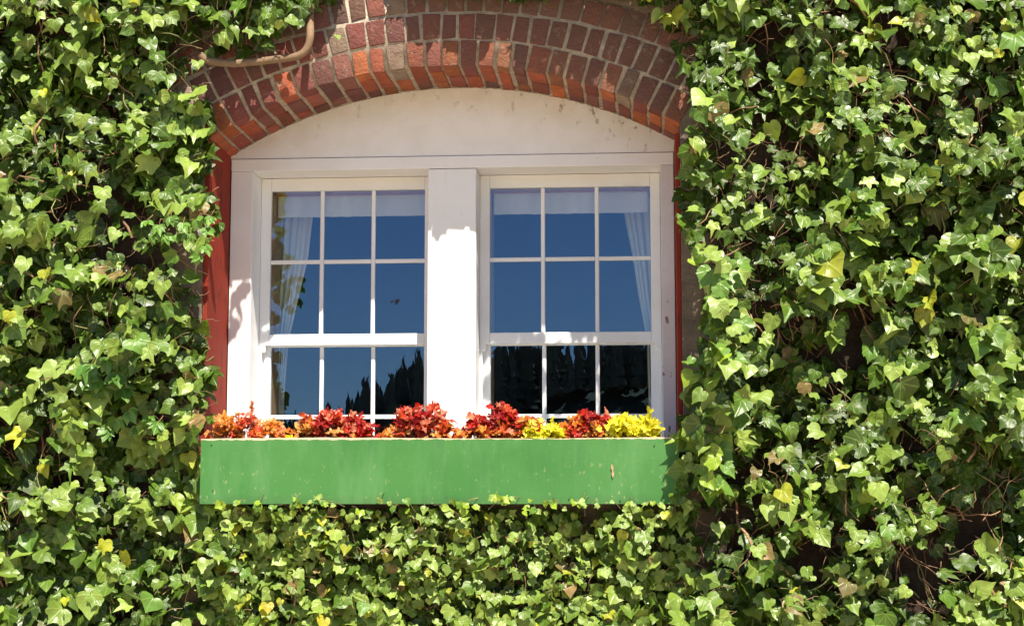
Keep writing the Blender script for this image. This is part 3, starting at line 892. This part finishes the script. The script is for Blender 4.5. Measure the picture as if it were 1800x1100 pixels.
creeper([(258, 388), (280, 395), (300, 380), (322, 392), (345, 385), (362, 400), (335, 410), (310, 412), (290, 412), (360, 430), (352, 448), (370, 380), (270, 410)], .058, 'bright green cluster of small fingered leaves beside the red board', 5, (0.13, 0.30, 0.035))
creeper([(160, 640), (188, 628), (205, 655), (175, 665), (150, 660), (215, 680)], .095, 'dark green creeper sprig with long fingered leaves low in the left ivy', 6, (0.06, 0.20, 0.03))
creeper([(205, 735), (225, 722), (262, 730), (278, 742), (190, 752), (240, 748)], .075, 'mid green creeper sprig with fingered leaves left of the window box', 8, (0.09, 0.25, 0.03))

# ------------------------------------------------------------------ pipe
pp = [(352, 96), (362, 106), (380, 111), (410, 112), (450, 110), (490, 105), (520, 100), (535, 92), (543, 80), (546, 62), (545, 40), (546, 0), (548, -60), (550, -160)]
from_pts = [tuple(at(u, v + 1.2 * math.sin(u * .11), -0.13 if v > 50 else -0.06)) for u, v in pp]
def smooth_pts(p, it=2):
    p = [np.array(q) for q in p]
    for _ in range(it):
        q = [p[0]]
        for a, b in zip(p, p[1:]): q += [a * .75 + b * .25, a * .25 + b * .75]
        p = q + [p[-1]]
    return p
o = tubes('pipe', [(smooth_pts(from_pts), .0185)], MT['pipe'], None, 14)
tag(o, 'tan pipe bending upward beside the left end of the brick arch', 'pipe')

# ------------------------------------------------------------------ window box
BX0, BX1, BY, BZ0, BZ1 = -2.040, 0.165, -0.27, 1.612, 1.912
wb = empty('window_box', (CX, -0.14, BZ0))
tag(wb, 'long green painted wooden planter box mounted below the window', 'window box')
def board(name, b, mat='green', sub=True):
    bm = bmesh.new(); box(bm, *b, bev=.003)
    return from_bm(name, bm, MT[mat], wb)
bm = bmesh.new()
box(bm, BX0, BX1, BY, BY + .026, BZ0, BZ1, bev=.0)
ed = [e for e in bm.edges if abs(e.verts[0].co.x - e.verts[1].co.x) > 1]
bmesh.ops.subdivide_edges(bm, edges=ed, cuts=70)
for v in bm.verts:
    if v.co.z > BZ1 - .01: v.co.z += .0035 * math.sin(v.co.x * 3.1) + random.uniform(-.0012, .0012)
    v.co.y += .003 * math.sin(v.co.x * 2.2 + 1)
bm2 = bm
from_bm('front_board', bm2, MT['green'], wb)
board('end_board', (BX0, BX0 + .024, BY + .030, -0.012, BZ0 + .002, BZ1 - .004))
board('end_board', (BX1 - .024, BX1, BY + .030, -0.012, BZ0 + .002, BZ1 - .004))
board('back_board', (BX0 + .026, BX1 - .026, -0.036, -0.012, BZ0 + .002, BZ1 - .006))
board('base_board', (BX0 + .026, BX1 - .026, BY + .030, -0.038, BZ0 + .004, BZ0 + .028))
bm = bmesh.new(); box(bm, BX0 + .027, BX1 - .027, BY + .031, -0.039, BZ0 + .03, 1.872)
ed = list(bm.edges); bmesh.ops.subdivide_edges(bm, edges=ed, cuts=12, use_grid_fill=True)
for v in bm.verts:
    if v.co.z > 1.87: v.co.z += random.uniform(-.012, .006)
from_bm('soil', bm, MT['soil'], wb)
for u, v in ((372, 782), (374, 862), (520, 880), (607, 876), (700, 878), (785, 874), (1000, 877), (1090, 880), (1150, 783), (900, 879)):
    q = at(u, v, BY)
    nb = bmesh.new()
    bmesh.ops.create_cone(nb, cap_ends=True, segments=10, radius1=.0032, radius2=.0026, depth=.003, matrix=Matrix.Translation((q.x, BY - .001, q.z)) @ Matrix.Rotation(math.radians(90), 4, 'X'))
    from_bm('nail', nb, MT['dark'], wb)
# chip in the paint showing wood
c = at(1077, 828, BY)
bm = bmesh.new()
prism(bm, [(c.x - .004, c.z + .034), (c.x + .004, c.z + .020), (c.x + .002, c.z + .004), (c.x + .007, c.z - .012), (c.x + .001, c.z - .032), (c.x - .005, c.z - .014), (c.x - .003, c.z + .004), (c.x - .008, c.z + .018)], BY - .006, BY + .004)
bmesh.ops.recalc_face_normals(bm, faces=bm.faces)
from_bm('paint_chip', bm, MT['bare'], wb)

# ------------------------------------------------------------------ plants in the box
RED = [(0.55, 0.022, 0.012), (0.38, 0.010, 0.010), (0.66, 0.08, 0.025), (0.78, 0.25, 0.14)]
ORG = [(0.70, 0.19, 0.02), (0.74, 0.30, 0.035), (0.60, 0.09, 0.02), (0.80, 0.42, 0.12)]
YEL = [(0.88, 0.84, 0.03), (0.80, 0.80, 0.03), (0.9, 0.87, 0.10)]
def plant(blobs, label, seed):
    """blobs: (u, v_top, half width px, palette, count)"""
    rs = np.random.RandomState(seed)
    P, T, N, S_, C, st = [], [], [], [], [], []
    u0 = sum(b[0] for b in blobs) / len(blobs)
    fy = -.045 if blobs[0][3] is YEL else 0.0; base = np.array(at(u0, 800, -.15)); base[2] = 1.866
    for (u, vt, hw, pal, cnt) in blobs:
        cx = at(u, 760, -.15).x; zt = at(u, vt, -.15).z; w = hw * .00264 * 0.98
        h = zt - 1.885
        for i in range(int(cnt * .8)):
            th = rs.uniform(-1.25, 1.25); ph = rs.uniform(-.9, 1.0); q = rs.uniform(.50, 1.0) ** .6
            dx = math.sin(th) * q; dz = max(0.06, math.cos(th) * q * math.cos(ph * .7)) 
            p = np.array([cx + w * dx, -.155 + fy - .07 * math.sin(ph) * q, 1.885 + h * dz])
            d = np.array([dx * .9, -.55 * math.sin(ph) - .1, .75 * dz + .15]) + rs.normal(0, .3, 3)
            nn = np.array([rs.normal(0, .45) + dx * .2, -.75, .75]) + rs.normal(0, .35, 3)
            s = rs.uniform(.032, .060); q2 = rs.rand()
            if q2 < .16: p = p + np.array([rs.normal(0, .018), 0, rs.uniform(.0, .030)])
            P.append(p - d / np.linalg.norm(d) * s * .7); T.append(d); N.append(nn); S_.append(s); C.append(np.array(pal[rs.randint(len(pal))]) * rs.uniform(.75, 1.15))
            if i % 3 == 0:
                b0 = np.array([cx + rs.uniform(-.02, .02), -.15 + rs.uniform(-.02, .02), 1.860])
                st.append(([b0, (b0 + P[-1]) / 2 + np.array([0, 0, .01]), P[-1]], [.0018, .0015, .001]))
    ua, ub = min(b[0] - b[2] * 1.1 for b in blobs), max(b[0] + b[2] * 1.1 for b in blobs)
    for i in range(int((ub - ua) * .08)):                          # low leaves along the rim
        p = np.array(at(rs.uniform(ua, ub), rs.uniform(748, 770), -.15 - rs.uniform(0, .09)))
        pal = blobs[rs.randint(len(blobs))][3]
        if blobs[0][3] is not YEL and rs.rand() < .45: pal = ORG
        P.append(p); T.append([rs.normal(0, .6), -.6, rs.normal(.2, .5)]); N.append([rs.normal(0, .4), -.7, .7]); S_.append(rs.uniform(.028, .048)); C.append(np.array(pal[rs.randint(len(pal))]) * rs.uniform(.7, 1.1))
    root = empty('foliage_plant', tuple(base)); tag(root, label, 'plant', 'coloured foliage plants in the window box')
    leaf_mesh('foliage', P, T, N, S_, C, MT['petal'], root, RUF, .35, .16, rs, .85)
    tubes('stem', st, MT['stem'], root, 4, [np.array([.4, .12, .07])] * len(st))
OR = ORG + RED[:1]
plant([(400, 728, 30, ORG[:2] + ORG[3:], 75), (432, 714, 32, RED[2:] + ORG[:1], 60), (475, 732, 28, ORG[:2] + ORG[3:], 60), (500, 757, 20, ORG[1:2] + YEL[1:2], 20)], 'orange foliage plant with rust red top at the left end of the box', 31)
plant([(540, 728, 20, ORG, 40), (580, 712, 38, RED, 120), (620, 722, 32, RED, 90), (640, 738, 18, RED[:2], 30)], 'deep red ruffled plant in front of the left window middle', 32)
plant([(690, 746, 20, ORG, 35), (722, 702, 32, RED, 110), (760, 704, 30, RED, 90), (778, 730, 20, ORG, 45)], 'tall red foliage plant in front of the white centre post', 33)
plant([(806, 756, 16, ORG[:3], 22)], 'tiny orange red plant low between the two tall red ones', 34)
plant([(840, 722, 30, RED, 80), (888, 703, 34, RED, 110), (880, 738, 44, ORG, 60), (925, 722, 20, ORG, 40)], 'broad red and orange plant at the left of the right window', 35)
plant([(942, 738, 22, YEL, 60), (975, 740, 22, YEL, 60)], 'small low yellow foliage plant between red plants', 36)
plant([(1010, 730, 26, ORG, 60), (1035, 712, 32, RED[:2], 90), (1050, 735, 34, ORG, 60), (1062, 715, 14, RED, 20)], 'red plant with orange lower leaves left of the large yellow one', 37)
plant([(1095, 722, 36, YEL, 120), (1140, 728, 24, YEL, 70)], 'large bright yellow foliage plant at the right end of the box', 38)
